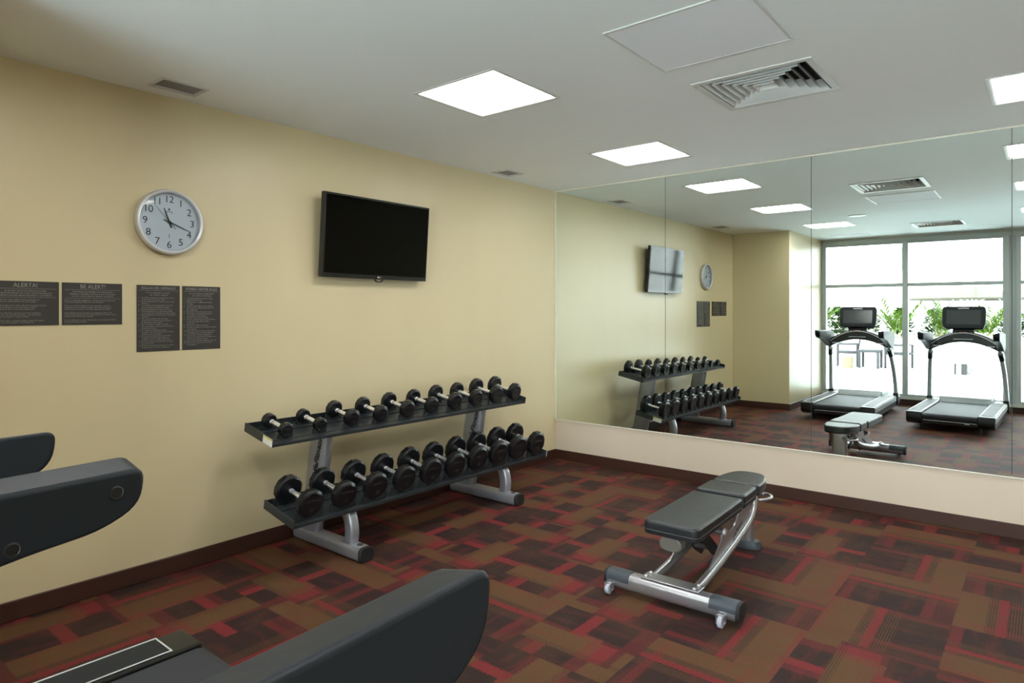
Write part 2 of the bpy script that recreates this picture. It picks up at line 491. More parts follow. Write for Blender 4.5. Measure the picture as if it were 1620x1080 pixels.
# mirrors ------------------------------------------------------------------
ZB = .402
b = B(); box(b, .006, 6.15, -.004, -.0005, ZB+.01, 2.69); struct('trim_3', b, 'seam')
edges = [.016, 1.212, 2.437, 3.673, 4.91, 6.146]
mlab = ['wall mirror panel nearest the corner, reflecting the left end of the television',
        'second wall mirror panel from the corner, reflecting clock and cream column',
        'third wall mirror panel from the corner, reflecting the treadmills and the bench',
        'wall mirror panel cut off at the right edge of the photo',
        'wall mirror panel farthest right, beyond the frame']
for k in range(5):
    b = B(); box(b, edges[k]+.002, edges[k+1]-.002, -.010, -.0045, ZB, 2.687)
    o = tag(obj('wall_mirror', b, 'mirror', smooth=0), mlab[k], 'mirror', 'wall mirror panels')
b = B(); box(b, .001, .016, -.016, -.0005, ZB, 2.699, .002, 1); struct('trim_4', b, 'edge')
b = B(); box(b, .016, 6.15, -.016, -.0005, 2.687, 2.699, .002, 1); struct('trim_5', b, 'edge')
b = B(); box(b, .016, 6.15, -.0145, -.0005, ZB-.007, ZB, .001, 1); struct('trim_6', b, 'edge')

# ceiling fittings ------------------------------------------------------------------
def rect_frame(b, x0, x1, y0, y1, w, z0, z1, bev=0):
    box(b, x0, x1, y0, y0+w, z0, z1, bev, 1); box(b, x0, x1, y1-w, y1, z0, z1, bev, 1)
    box(b, x0, x0+w, y0+w, y1-w, z0, z1, bev, 1); box(b, x1-w, x1, y0+w, y1-w, z0, z1, bev, 1)

def ceiling_light(x, y, label):
    t = thing('ceiling_light', label, 'ceiling light', (x, y, H), 0, 'square ceiling lights')
    b = B(); rect_frame(b, -.30, .30, -.29, .29, .018, -.004, 0, .0015); obj('trim_frame', b, 'wmetal', t, smooth=0)
    b = B(); rect_frame(b, -.2845, .2845, -.2745, .2745, .006, -.002, .10); box(b, -.2845, .2845, -.2745, .2745, .10, .11); obj('housing', b, 'gmetal', t, smooth=0)
    b = B(); box(b, -.278, .278, -.268, .268, .012, .018); obj('diffuser', b, 'lamp', t, smooth=0)
    return t
for (x, y), l in zip(lights, [
        'large lit square ceiling light nearest the camera, above the middle of the carpet',
        'lit square ceiling light nearest the mirror corner',
        'lit square ceiling light at the right edge of the photo above the mirror',
        'lit square ceiling light near the column, seen only in the mirror',
        'lit square ceiling light in the right row level with the access panel',
        'lit square ceiling light in the right row above the right treadmill']):
    ceiling_light(x, y, l)

def diffuser(x, y, label):
    t = thing('air_diffuser', label, 'air vent', (x, y, H), 0, 'square louvred air vents')
    b = B(); rect_frame(b, -.305, .305, -.29, .29, .036, -.007, 0, .002); obj('trim_frame', b, 'wmetal', t, smooth=0)
    b = B(); rect_frame(b, -.2695, .2695, -.2545, .2545, .004, -.001, .16); box(b, -.2695, .2695, -.2545, .2545, .16, .17); obj('duct', b, 'hole', t, smooth=0)
    n = 6
    for k in range(n):
        s = 1-k*.158
        a, c = .262*s, .247*s
        b = B(); d = .027
        # sloped ring blade: outer lip low, inner lip high
        o1 = [(-a, -c), (a, -c), (a, c), (-a, c)]; i1 = [(-a+d, -c+d), (a-d, -c+d), (a-d, c-d), (-a+d, c-d)]
        lo = [b.verts.new((p[0], p[1], -.004)) for p in o1]; hi = [b.verts.new((p[0], p[1], .048)) for p in i1]
        lo2 = [b.verts.new((p[0], p[1], -.0015)) for p in o1]; hi2 = [b.verts.new((p[0], p[1], .0505)) for p in i1]
        for q in range(4):
            r = (q+1) % 4
            b.faces.new((lo[q], lo[r], hi[r], hi[q])); b.faces.new((lo2[r], lo2[q], hi2[q], hi2[r]))
            b.faces.new((lo[r], lo[q], lo2[q], lo2[r])); b.faces.new((hi[q], hi[r], hi2[r], hi2[q]))
        if k == n-1:
            b.faces.new(hi[::-1])
        bmesh.ops.recalc_face_normals(b, faces=b.faces)
        obj('louvre_ring', b, 'wmetal', t, smooth=0)
    return t
diffuser(*diffs[0], 'square white louvred air vent beside the blank ceiling panel')
diffuser(*diffs[1], 'square white louvred air vent near the windows, seen only in the mirror')

def slot_vent(x, y, a, bb, label):
    t = thing('ceiling_grille', label, 'air vent', (x, y, H), 0, 'small ceiling grilles by the left wall')
    b = B(); rect_frame(b, -a-.016, a+.016, -bb-.016, bb+.016, .017, -.006, 0, .001); obj('trim_frame', b, 'wmetal', t, smooth=0)
    b = B(); box(b, -a+.0005, a-.0005, -bb+.0005, bb-.0005, .016, .022); obj('backing', b, 'gmetal', t, smooth=0)
    b = B(); n = 7
    for k in range(n):
        xx = -a+(k+.5)*2*a/n
        box(b, xx-.004, xx+.004, -bb+.001, bb-.001, .002, .0155, mat=None)
    obj('slats', b, 'gslat', t, smooth=0)
slot_vent(*slots[0], 'small white ceiling grille by the left wall above the clock')
slot_vent(*slots[1], 'small white ceiling grille by the left wall near the mirror corner')

t = thing('access_panel', 'large blank white ceiling access panel in front of the square air vent', 'ceiling panel', (2.665, -2.645, H))
b = B(); rect_frame(b, -.315, .315, -.295, .295, .014, -.006, 0, .001); obj('trim_frame', b, 'wmetal', t, smooth=0)
b = B(); box(b, -.301, .301, -.281, .281, -.004, 0); obj('board', b, 'panelw', t, smooth=0)
t = thing('access_panel', 'narrow blank ceiling panel near the window, seen only in the mirror', 'ceiling panel', (1.42, -6.1, H))
b = B(); rect_frame(b, -.28, .28, -.13, .13, .012, -.005, 0, .001); obj('trim_frame', b, 'wmetal', t, smooth=0)
b = B(); box(b, -.268, .268, -.118, .118, -.003, 0); obj('board', b, 'panelw', t, smooth=0)
t = thing('ceiling_speaker', 'round flush ceiling speaker seen only in the mirror', 'speaker', (1.985, -3.80, H))
b = B(); lathe(b, [(.10, 0), (.10, -.006), (.085, -.010), (.08, -.010)], n=32); obj('rim', b, 'wmetal', t)
b = B(); lathe(b, [(.079, -.004), (.05, -.0065), (.01, -.0075)], n=32); obj('mesh_cover', b, 'panelw', t)

# ------------------------------------------------------------------ wall signs
def sign(y0, y1, z0, z1, heading, hsz, hw, sub, body, label, rules, bsz, bline, bx, by, subsz, suby, hy, nums=None):
    t = thing('wall_sign', label, 'sign', (0, (y0+y1)/2, z0))
    w, h = (y1-y0)/2, z1-z0
    b = B(); box(b, .0005, .004, -w, w, 0, h, .0006, 1); obj('plate', b, 'plaque', t, smooth=0)
    b = text_bm(heading, hsz, wallm(0, hy, .0042), width=hw); obj('heading', b, 'letter', t, smooth=0)
    b = B()
    for z, l in rules: box(b, .004, .0047, -w*l, w*l, z-.0006, z+.0006)
    obj('rule_line', b, 'letter', t, smooth=0)
    b = text_bm(sub, subsz, wallm(0, suby, .0042), valign='TOP', line=1.15, res=1)
    text_bm(body, bsz, wallm(bx, by, .0042), align='LEFT', valign='TOP', line=bline, res=1, bm=b)
    if nums: text_bm(nums, bsz, wallm(-w*.93, by, .0042), align='LEFT', valign='TOP', line=bline, res=1, bm=b)
    obj('body_text', b, 'letter', t, smooth=0)

es = ("Antes de usar este equipo lea las etiquetas de\nadvertencia e instrucciones de cada equipo.\n\n"
      "Si no esta seguro de como usar una maquina, busque\nla ayuda de nuestro personal. Nos es grato\nayudarle para que lo use adecuadamente.\n\n"
      "Por favor reporte a nuestro personal cualquier\nequipo que no este funcionando correctamente,\npara que se repare lo antes posible.\n\n"
      "No intente usar o reparar ninguna pieza del equipo\nque no este funcionando correctamente.")
en = ("Prior to using this equipment, read the warning labels and\ninstruction placards affixed to each machine.\n\n"
      "If you are unsure of how to use a machine, seek the\nassistance of our Staff personnel. We will be happy to\ninstruct you on how to use this equipment properly.\n\n"
      "Immediately report any piece of equipment that is not\nfunctioning properly to our Staff personnel so that it can be\nrepaired and serviced promptly.\n\n"
      "Do not attempt to use or fix any piece of equipment that is\nnot functioning properly.")
sign(-4.572, -4.295, 1.417, 1.633, 'ALERTA!', .030, .098, 'EL EQUIPO EN ESTAS INSTALACIONES\nPUEDE SER PELIGROSO SI NO SE EVITAN RIESGOS\nPUEDEN CAUSAR SERIAS LESIONES O LA MUERTE.', es,
     'wide charcoal wall sign headed ALERTA! cut by the left edge of the photo', [(.180, .92), (.137, .92)], .0099, .93, -.128, .131, .0098, .174, .196)
sign(-4.282, -4.005, 1.417, 1.633, 'BE ALERT!', .030, .114, 'THE FITNESS EQUIPMENT IN THIS FACILITY\nPRESENTS HAZARDS WHICH, IF NOT AVOIDED,\nCOULD CAUSE SERIOUS INJURY OR DEATH.', en,
     'wide charcoal wall sign headed BE ALERT! below left of the clock', [(.180, .92), (.137, .92)], .0099, .93, -.128, .131, .0098, .174, .196)
rs = ["Consulte y siga las recomendaciones de su\nmedico antes de usar el equipo.", "El uso inapropiado del equipo puede causar\nlesiones.", "Los invitados son responsables de tomar\nsus precauciones al utilizar el equipo.",
      "Revise las instrucciones antes de su uso.", "Estas instalaciones no estan supervisadas\ny los usuarios las usan bajo su propio riesgo.", "Estas facilidades son solo para los huespedes\ndel hotel.",
      "No esta permitido el uso de estas\ninstalaciones a menores de 16 anos sin\nla supervision de un adulto.", "No se permiten comidas o bebidas.", "No se permiten contenedores de vidrio o\nbebidas alcoholicas.",
      "Se requiere vestimenta y calzado\napropiado. No se permiten trajes de bano\nmojados ni pies descalzos.", "No deje sus pertenencias desatendidas,\nel hotel no se hace responsable por\nperdida o robo de objetos personales.", "Por favor limpie y/o seque todo el equipo\nluego de su uso.", "En caso de emergencia marque 0 o acuda\nal telefono mas cercano del gimnasio."]
re_ = ["Consult and follow the advice of your\nphysician prior to use.", "Improper use of equipment can lead\nto injury.", "Guest is responsible for inspecting the\nand required conditions prior to use of\nthe equipment.",
       "Review the instructions prior to use.", "This facility is unsupervised and you\nuse facility at your own risk.", "Facility is for hotel guests only.", "No one under the age of 16 is permitted\nto use this facility without adult\nsupervision.",
       "No food or drink is permitted.", "No glass containers or alcoholic beverages\nare permitted.", "Proper attire and footwear required. No\nwet bathing suits or bare feet allowed.", "Do not leave valuables unattended.\nHotel is not responsible for damage, loss\nor theft of personal property.",
       "Please wipe down the equipment after use.", "Dial 0 in an emergency or for hotel\nfor assistance."]
def numbered(items):
    a, n = [], []
    for k, s in enumerate(items, 1):
        ls = s.split('\n'); a += ls; n += [f'{k}.']+['']*(len(ls)-1)
    return '\n'.join(a), '\n'.join(n)
a, n = numbered(rs)
sign(-3.932, -3.703, 1.264, 1.632, 'REGLAS DEL GIMNASIO', .0205, .180, 'Por su seguridad es necesario\nque cumpla lo siguiente', a,
     'tall charcoal wall sign headed REGLAS DEL GIMNASIO below the clock', [(.338, .92)], .0100, 1.06, -.090, .303, .0105, .331, .351, n)
a, n = numbered(re_)
sign(-3.689, -3.466, 1.264, 1.632, 'FITNESS CENTER RULES', .0205, .182, 'For your safety it is required that\nyou observe the following', a,
     'tall charcoal wall sign headed FITNESS CENTER RULES', [(.338, .92)], .0100, 1.12, -.086, .303, .0105, .331, .351, n)

# ------------------------------------------------------------------ clock
t = thing('wall_clock', 'round silver rimmed wall clock with pale dial on the cream wall', 'clock', (0, -3.766, 1.989))
b = B(); lathe(b, [(.165, .001), (.180, .004), (.184, .018), (.183, .034), (.178, .042), (.171, .044), (.165, .041), (.162, .030), (.162, .014)], (0, 0, 0), (1, 0, 0), 64, cap=False); obj('rim', b, 'rimm', t)
b = B(); lathe(b, [(.168, .001), (.168, .014)], (0, 0, 0), (1, 0, 0), 64); dial = obj('dial', b, 'dial', t)
for k in range(1, 13):
    a = R(30*k); r = .128
    b = text_bm(str(k), .056, wallm(r*math.sin(a), r*math.cos(a), .0146), res=4, bold=-.0003, space=.92)
    obj('numeral', b, 'ink', dial, smooth=0)
b = B()
for k in range(60):
    a = R(6*k)
    l = .004 if k % 5 else .007
    m = wallm(.156*math.sin(a), .156*math.cos(a), .0146) @ Matrix.Rotation(-a, 4, 'Z')
    box(b, -.0005, .0005, -l/2, l/2, 0, .0004, mat=m)
obj('minute_marks', b, 'gmetal', dial, smooth=0)
b = B()
m = wallm(0, .066, .0146)
prism(b, [(-.008, .004), (.008, .004), (0, .014)], 'z', 0, .0004, mat=m)
box(b, -.0012, .0012, -.003, .006, 0, .0004, mat=m)
arc = [(.018*math.cos(x), -.013+.009*math.sin(x)) for x in [PI*k/10 for k in range(11)]]
prism(b, arc+[(p[0]*.86, p[1]-.0025) for p in arc[::-1]], 'z', 0, .0004, mat=m)
obj('emblem', b, 'ink', dial, smooth=0)
b = B(); box(b, -.0012, .0012, -.012, .012, 0, .0004, mat=wallm(0, -.077, .0146)); obj('dial_mark', b, 'ink', dial, smooth=0)
def hand(name, ang, L, tail, w0, w1, z):
    b = B(); m = wallm(0, 0, z) @ Matrix.Rotation(-R(ang), 4, 'Z')
    prism(b, [(-w0*.8, -tail), (w0*.8, -tail), (w0, 0), (w1, L), (-w1, L), (-w0, 0)], 'z', 0, .001, mat=m)
    return obj(name, b, 'ink', t, smooth=0)
hand('hour_hand', 339, .082, .032, .0045, .0025, .018)
hand('minute_hand', 111, .125, .034, .0035, .001, .0205)
hand('second_hand', 318, .122, .05, .0012, .0006, .023)
b = B(); cyl(b, (.014, 0, 0), (.026, 0, 0), .007, 20); obj('hub', b, 'ink', t)
b = B(); lathe(b, [(.1625, .036), (.08, .0365), (.002, .0365)], (0, 0, 0), (1, 0, 0), 48, cap=False); obj('cover_glass', b, 'glass', t)

# ------------------------------------------------------------------ television
t = thing('television', 'flat black television switched off on the cream wall', 'television', (0, -2.3325, 1.72))
W, HT = .4795, .574
TVM = Matrix.Translation((.08, 0, .287)) @ Matrix.Rotation(R(4.2), 4, 'Y') @ Matrix.Translation((-.08, 0, -.287))
b = B(); box(b, .062, .098, -W, W, 0, HT, .004, 2, mat=TVM); obj('bezel', b, 'tvb', t)
b = B(); box(b, .097, .1003, -W+.020, W-.012, .030, HT-.014, mat=TVM); obj('screen', b, 'tvs', t, smooth=0)
b = B(); box(b, .03, .063, -.30, .30, .08, .42, .008, 2, mat=TVM); obj('back_cover', b, 'tmk', t)
b = B(); box(b, .001, .012, -.20, .20, .14, .38, .002, 1); box(b, .012, .031, -.16, -.12, .12, .40); box(b, .012, .031, .12, .16, .12, .40); obj('wall_bracket', b, 'rackb', t, smooth=0)
b = B(); 
ring = [(.0065*math.cos(x), .0065*math.sin(x)) for x in [2*PI*k/20 for k in range(20)]]
prism(b, ring, 'z', 0, .0006, mat=TVM @ wallm(.006, .0145, .0982)); text_bm('LG', .0125, TVM @ wallm(.025, .0145, .0982), bm=b, ext=.0003)
obj('maker_badge', b, 'brite', t, smooth=0)
b = B(); arcp = [(.085, .034*math.cos(x)+.004, -.002+.020*math.sin(x)) for x in [PI+PI*k/12 for k in range(13)]]
sweep(b, arcp, ovalp(.02, .006, 10), (1, 0, 0)); obj('sensor_loop', b, 'tvb', t)

# ------------------------------------------------------------------ dumbbell rack
RY = -2.215
rk = thing('dumbbell_rack', 'two tier dumbbell rack with black trays and silver legs along the cream wall', 'dumbbell rack', (0, RY, 0))
for s in (-1, 1):
    yy = s*.727
    b = B(); sweep(b, [(.03, yy, .045), (.715, yy, .045)], ovalp(.10, .088, 24, 3.2), (0, 1, 0)); f = obj('foot_rail', b, 'silver', rk)
    b = B(); sweep(b, [(.713, yy, .045), (.728, yy, .045), (.735, yy, .045)], ovalp(.106, .090, 24, 3.2), (0, 1, 0), scale=[1, 1, .9]); obj('end_cap', b, 'rubber', f)
    b = B(); cyl(b, (.665, yy, .088), (.665, yy, .0925), .018, 20); obj('cap_plug', b, 'dsteel', f)
    b = B(); sweep(b, [(.165, yy, .07), (.235, yy, .45), (.283, yy, .735)], ovalp(.080, .185, 28, 3.0), (0, 1, 0)); u = obj('upright', b, 'silver', rk)
    # lettering up the flat of the upright
    m = frame((.285, yy-.0405, .56), (.24, 0, .97), (-.97, 0, .24)); b = text_bm('LifeFitness', .062, m, ext=.0012, shear=.25, bold=.0012)
    obj('lettering', b, 'ink', u, smooth=0)
    arcp = smooth_path([(.575, yy, .07), (.588, yy, .15), (.572, yy, .23), (.535, yy, .285), (.50, yy, .315)], 6)
    b = B(); sweep(b, arcp, ovalp(.07, .085, 24, 3.0), (0, 1, 0)); obj('lower_arm', b, 'silver', rk)
    for cx, cz, a in ((.30, .742, 11.3), (.50, .324, 11.3)):
        b = B(); m = Matrix.Translation((cx, yy, cz)) @ Matrix.Rotation(R(a), 4, 'Y'); box(b, -.13, .13, -.11, .11, -.006, .0, .001, 1, mat=m); obj('mounting_plate', b, 'silver', rk, smooth=0)
TILT = R(11.3)
DB_Y = [-1.05+.2333*k for k in range(10)]
top_d = [.085, .085, .113, .113, .122, .122, .133, .133, .145, .145]
low_d = [.163, .163, .171, .171, .178, .178, .184, .184, .190, .190]
lbs_t = [5, 5, 10, 10, 15, 15, 20, 20, 25, 25]; lbs_l = [30, 30, 35, 35, 40, 40, 45, 45, 50, 50]
def shelf(ox, oz, ds, seps):
    """local frame: x down the slope, z normal to the support plane at the plane"""
    m = Matrix.Translation((ox, 0, oz)) @ Matrix.Rotation(TILT, 4, 'Y')
    b = B(); L = 1.165; q = .012
    # folded tray: rear lip, bed, step, front lip
    pr = [(-.150, .022), (-.146, .022), (-.146, -q), (-.045, -q), (-.045, -q-.008), (.045, -q-.008), (.045, -q), (.150, -q), (.150, -.030), (.146, -.030), (.146, -q-.004), (.049, -q-.004), (.049, -q-.012), (-.049, -q-.012), (-.049, -q-.004), (-.150, -q-.004)]
    prism(b, pr, 'y', -L, L, mat=m); sh = obj('tray', b, 'rackb', rk, smooth=0)
    for s in (-1, 1):
        b = B(); box(b, -.156, .156, s*L-.004, s*L+.004, -.030, .024, .002, 1, mat=m); obj('end_plate', b, 'rackb', sh, smooth=0)
    b = B(); 
    box(b, -.100, -.080, -L+.004, L-.004, -q, -q+.004, mat=m); box(b, .080, .104, -L+.004, L-.004, -q, -q+.004, mat=m)
    obj('saddle_rail', b, 'rackb', sh, smooth=0)
    for k in range(10):
        r = ds[k]/2*1.035+.001; hs = seps[k]/2
        wd = min(r*1.02, .092)
        for sx in (-1, 1):
            xc = sx*hs
            cz_ = r-.0008
            pts = [(-wd, -q+.002)]
            n = 12
            for i in range(n+1):
                yy = -wd+2*wd*i/n
                aa = min(1, abs(yy)/r)
                pts.append((yy, cz_-math.sqrt(max(0, r*r-(aa*r)**2))*.999-.0004 if aa < .80 else cz_-r*.6-.0004+ (aa-.80)*.02))
            pts.append((wd, -q+.002))
            pts = [(p[0]+DB_Y[k], max(p[1], -q+.0021)) if 0 < i < len(pts)-1 else (p[0]+DB_Y[k], p[1]) for i, p in enumerate(pts)]
            b = B(); prism(b, pts, 'x', xc-.008, xc+.008, mat=m); obj('saddle', b, 'rackb', sh, smooth=30)
    return sh, m
seps_t = [.185, .185, .195, .195, .20, .20, .21, .21, .22, .22]
seps_l = [.225]*10
shT, mT = shelf(.288, .767, top_d, seps_t)
shL, mL = shelf(.505, .346, low_d, seps_l)
b = B(); box(b, .158-.10, .158+.0, -1.1702, -1.1692, -.026, .020, mat=mT)
st = obj('warning_sticker', b, 'white', rk, smooth=0)
b = B(); box(b, .158-.098, .158-.002, -1.1708, -1.1702, .010, .019, mat=mT); obj('yellow_band', b, 'yellow', st, smooth=0)
b = B(); box(b, .158-.10, .158+.0, 1.1692, 1.1702, -.026, .020, mat=mL)
st = obj('warning_sticker', b, 'white', rk, smooth=0)
b = B(); box(b, .158-.098, .158-.002, 1.1702, 1.1708, .010, .019, mat=mL); obj('yellow_band', b, 'yellow', st, smooth=0)

ordn = ['first', 'second', 'third', 'fourth', 'fifth', 'fifth', 'fourth', 'third', 'second', 'first']
def dumbbell(k, d, sep, lb, m, tier):
    half = 'left' if k < 5 else 'right'
    size = 'small' if d < .1 else ('medium' if d < .15 else 'large')
    pos = f'{ordn[k]} from the {half} end' if ordn[k] != 'first' else f'at the {half} end'
    if tier == 'top': lab = f'{size} black round dumbbell {pos} of the upper rack tier'
    else: lab = f'{size} black round dumbbell {pos} of the lower rack tier'
    t = thing('dumbbell', lab, 'dumbbell', (0, 0, 0), 0, f'dumbbells on the {"upper" if tier == "top" else "lower"} rack tier')
    p = m @ Vector((0, DB_Y[k], .0004)); t.location = (p.x, p.y+RY, p.z); t.rotation_euler = (0, TILT, 0)
    r = d/2; th = .030+.17*d; hw = sep/2
    b = B(); lathe(b, [(.0125, -hw+th/2-.004), (.0125, -hw+th/2+.008), (.0165, -hw+th/2+.010), (.0165, -hw+th/2+.016), (.0135, -hw+th/2+.020), (.0150, 0), (.0135, hw-th/2-.020), (.0165, hw-th/2-.016), (.0165, hw-th/2-.010), (.0125, hw-th/2-.008), (.0125, hw-th/2+.004)], (0, 0, r), (1, 0, 0), 20)
    obj('handle', b, 'chrome', t)
    for s in (-1, 1):
        b = B(); R12 = r/math.cos(PI/12)*.992
        c = .009 if d > .1 else .005
        pr = [(R12-3*c, -th/2), (R12-c*1.2, -th/2+c*.35), (R12, -th/2+c*1.4), (R12, th/2-c*1.4), (R12-c*1.2, th/2-c*.35), (R12-2.2*c, th/2), (R12-2.8*c, th/2-.0015), (.018, th/2-.0015)]
        lathe(b, pr, (s*hw, 0, r), (s, 0, 0), 12, rot=PI/12+PI/2); hd = obj('head', b, 'rub', t, smooth=24)
        xx = s*(hw+th/2-.0016)
        mm = frame((xx, 0, r), (0, s, 0), (0, 0, 1))
        b = text_bm('LifeFitness', d*.135, mm @ Matrix.Translation((0, d*.14, 0)), ext=.0006, res=1, shear=.25)
        obj('maker_marking', b, 'emb', hd, smooth=0)
        b = text_bm(str(lb), d*.20, mm @ Matrix.Translation((0, -d*.20, 0)), ext=.0006, res=1)
        obj('weight_number', b, 'emb', hd, smooth=0)
for k in range(10):
    dumbbell(k, top_d[k], seps_t[k], lbs_t[k], mT, 'top')
    dumbbell(k, low_d[k], seps_l[k], lbs_l[k], mL, 'low')

# ------------------------------------------------------------------ bench
bn = thing('weight_bench', 'adjustable weight bench with black vinyl pads and silver frame on the carpet', 'bench', (2.378, -2.33, 0), R(1.0))
b = B(); sweep(b, [(-.345, 0, .066), (.345, 0, .066)], ovalp(.092, .086, 28, 3.0), (0, 1, 0)); bar = obj('front_bar', b, 'steel', bn)
for s in (-1, 1):
    b = B(); sweep(b, [(s*.343, 0, .066), (s*.357, 0, .066), (s*.362, 0, .066)], ovalp(.096, .090, 28, 3.0), (0, 1, 0), scale=[1, 1, .92]); obj('end_cap', b, 'rubber', bar)
    # plastic cover saddling the top of the bar end
    pr = [(p[0]*1.05, p[1]*1.06) for p in ovalp(.092, .086, 28, 3.0)]
    pts = [(p[0], p[1]+.066) for p in pr if p[1] > -.004]
    pts.sort(key=lambda p: -math.atan2(p[1]-.066, p[0]))
    inner = [(p[0]*.95, (p[1]-.066)*.94+.066) for p in pts[::-1]]
    b = B(); prism(b, pts+inner, 'x', min(s*.345, s*.215), max(s*.345, s*.215)); obj('bar_cover', b, 'dcover', bar, smooth=50)
b = B(); box(b, -.155, .155, -.028, .062, .1095, .1165, .003, 1); pl = obj('mount_plate', b, 'steel', bar)
for sx in (-.13, .13):
    for sy in (-.012, .045):
        b = B(); cyl(b, (sx, sy, .1165), (sx, sy, .126), .009, 16, .003); obj('bolt', b, 'brite', pl)
for cx in (-.315, .285):
    b = B(); box(b, cx-.020, cx+.020, -.075, -.04, .048, .062, .003, 1)
    for o in (-.018, .018): box(b, cx+o-.002, cx+o+.002, -.088, -.048, .018, .06, .001, 1)
    ft = obj('caster_fork', b, 'steel', bn)
    b = B(); lathe(b, [(.020, -.012), (.026, -.010), (.027, -.004), (.027, .004), (.026, .010), (.020, .012)], (cx, -.074, .0272), (1, 0, 0), 28); obj('caster_wheel', b, 'wheel', ft)
    b = B(); cyl(b, (cx-.0215, -.074, .0272), (cx+.0215, -.074, .0272), .006, 12); obj('axle', b, 'brite', ft)
for s in (-1, 1):
    path = smooth_path([(s*.115, .02, .088), (s*.112, .30, .122), (s*.110, .55, .166), (s*.108, .75, .207), (s*.105, .88, .243), (s*.100, .95, .288), (s*.094, .98, .335), (s*.085, .985, .385)], 6)
    b = B(); sweep(b, path, circ(.024, 16), (1, 0, 0)); obj('side_rail', b, 'steel', bn)
    # wavy gusset plate standing on the rail
    top = smooth_path([(0, .20, .118), (0, .25, .150), (0, .34, .202), (0, .40, .240), (0, .415, .285), (0, .44, .298), (0, .475, .288), (0, .53, .262), (0, .60, .272), (0, .66, .315), (0, .70, .352), (0, .78, .365)], 5)
    low = [(.88, .36), (.86, .235), (.66, .187), (.50, .155), (.30, .120)]
    pts = [(p.y, p.z) for p in top]+low
    b = B(); prism(b, pts, 'x', s*.108-.004, s*.108+.004, .001, 1); g = obj('gusset_plate', b, 'steel', bn, smooth=20)
    b = B(); cyl(b, (s*.108-.010, .44, .276), (s*.108+.010, .44, .276), .015, 18, .003); obj('pivot_bolt', b, 'brite', g)
    if s > 0:
        m = frame((s*.108+.0042, .645, .235), (0, .92, .39), (0, -.39, .92)); b = text_bm('LifeFitness', .040, m, ext=.0006, shear=.25); obj('lettering', b, 'ink', g, smooth=0)
b = B(); cyl(b, (-.104, .44, .276), (.104, .44, .276), .016, 18); obj('cross_tube', b, 'steel', bn)
b = B(); prism(b, round_poly([(.22, .325), (.29, .335), (.47, .20), (.55, .13), (.51, .10), (.42, .15), (.26, .28)], .012), 'x', -.05, -.042, .001, 1); prism(b, round_poly([(.22, .325), (.29, .335), (.47, .20), (.55, .13), (.51, .10), (.42, .15), (.26, .28)], .012), 'x', .042, .05, .001, 1); box(b, -.043, .043, .40, .46, .175, .20); obj('ladder_link', b, 'dsteel', bn, smooth=30)
b = B(); sweep(b, [(0, .03, .312), (0, 1.05, .347)], ovalp(.10, .06, 20), (1, 0, 0)); obj('pad_beam', b, 'dsteel', bn)
b = B(); sweep(b, [(0, -.012, .308), (0, -.006, .308), (0, .05, .310)], ovalp(.118, .072, 24, 2.8), (1, 0, 0), scale=[.86, 1, 1]); obj('beam_cap', b, 'gcap', bn)
b = B(); sweep(b, [(0, 1.07, .40), (0, 1.075, .20), (0, 1.08, .028)], ovalp(.13, .075, 22), (1, 0, 0)); obj('rear_leg', b, 'steel', bn)
b = B(); sweep(b, [(0, 1.08, 0.001), (0, 1.08, .022), (0, 1.08, .045)], ovalp(.22, .115, 26, 2.6), (1, 0, 0), scale=[1, 1, .86]); obj('rear_foot', b, 'dcover', bn)
loop = [(.10+.055*math.cos(x), 1.12+.075*math.sin(x), .318) for x in [-1.9+3.8*k/18 for k in range(19)]]
b = B(); sweep(b, [(.05, 1.02, .33)]+loop+[(.05, 1.17, .33)], circ(.011, 12), (0, 0, 1)); obj('carry_handle', b, 'steel', bn)

def pad(name, pts, z0, z1, slope, rad=.022):
    b = B(); prism(b, pts, 'z', z0, z1)
    tp = max(b.faces, key=lambda f: f.calc_center_median().z); bt = min(b.faces, key=lambda f: f.calc_center_median().z)
    bmesh.ops.bevel(b, geom=list(tp.edges), offset=rad, segments=5, profile=.5, affect='EDGES', clamp_overlap=True)
    bt = min(b.faces, key=lambda f: f.calc_center_median().z)
    bmesh.ops.bevel(b, geom=list(bt.edges), offset=.010, segments=2, profile=.5, affect='EDGES', clamp_overlap=True)
    for v in b.verts: v.co.z += slope*v.co.y
    o = obj(name, b, 'vinyl', bn, smooth=50)
    zz = z0+(z1-z0)*.36
    b = B(); sweep(b, [(p[0]*1.003, p[1], zz+slope*p[1]) for p in pts], circ(.0016, 6), (0, 0, 1), closed=True); obj('piping', b, 'pipe', o)
    return o
hw = .150
pad('backrest_pad', round_poly([(-hw, -.02), (hw, -.02), (hw-.002, .635), (-hw+.002, .635)], [.045, .045, .02, .02], 6), .342, .414, .018)
pad('middle_pad', round_poly([(-hw+.004, .665), (hw-.004, .665), (hw-.010, .90), (-hw+.010, .90)], .02, 4), .345, .424, .014, .030)
pad('seat_pad', round_poly([(-hw+.008, .93), (hw-.008, .93), (hw-.012, 1.09), (.085, 1.235), (-.085, 1.235), (-hw+.012, 1.09)], [.018, .018, .10, .07, .07, .10], 7), .350, .416, .018)

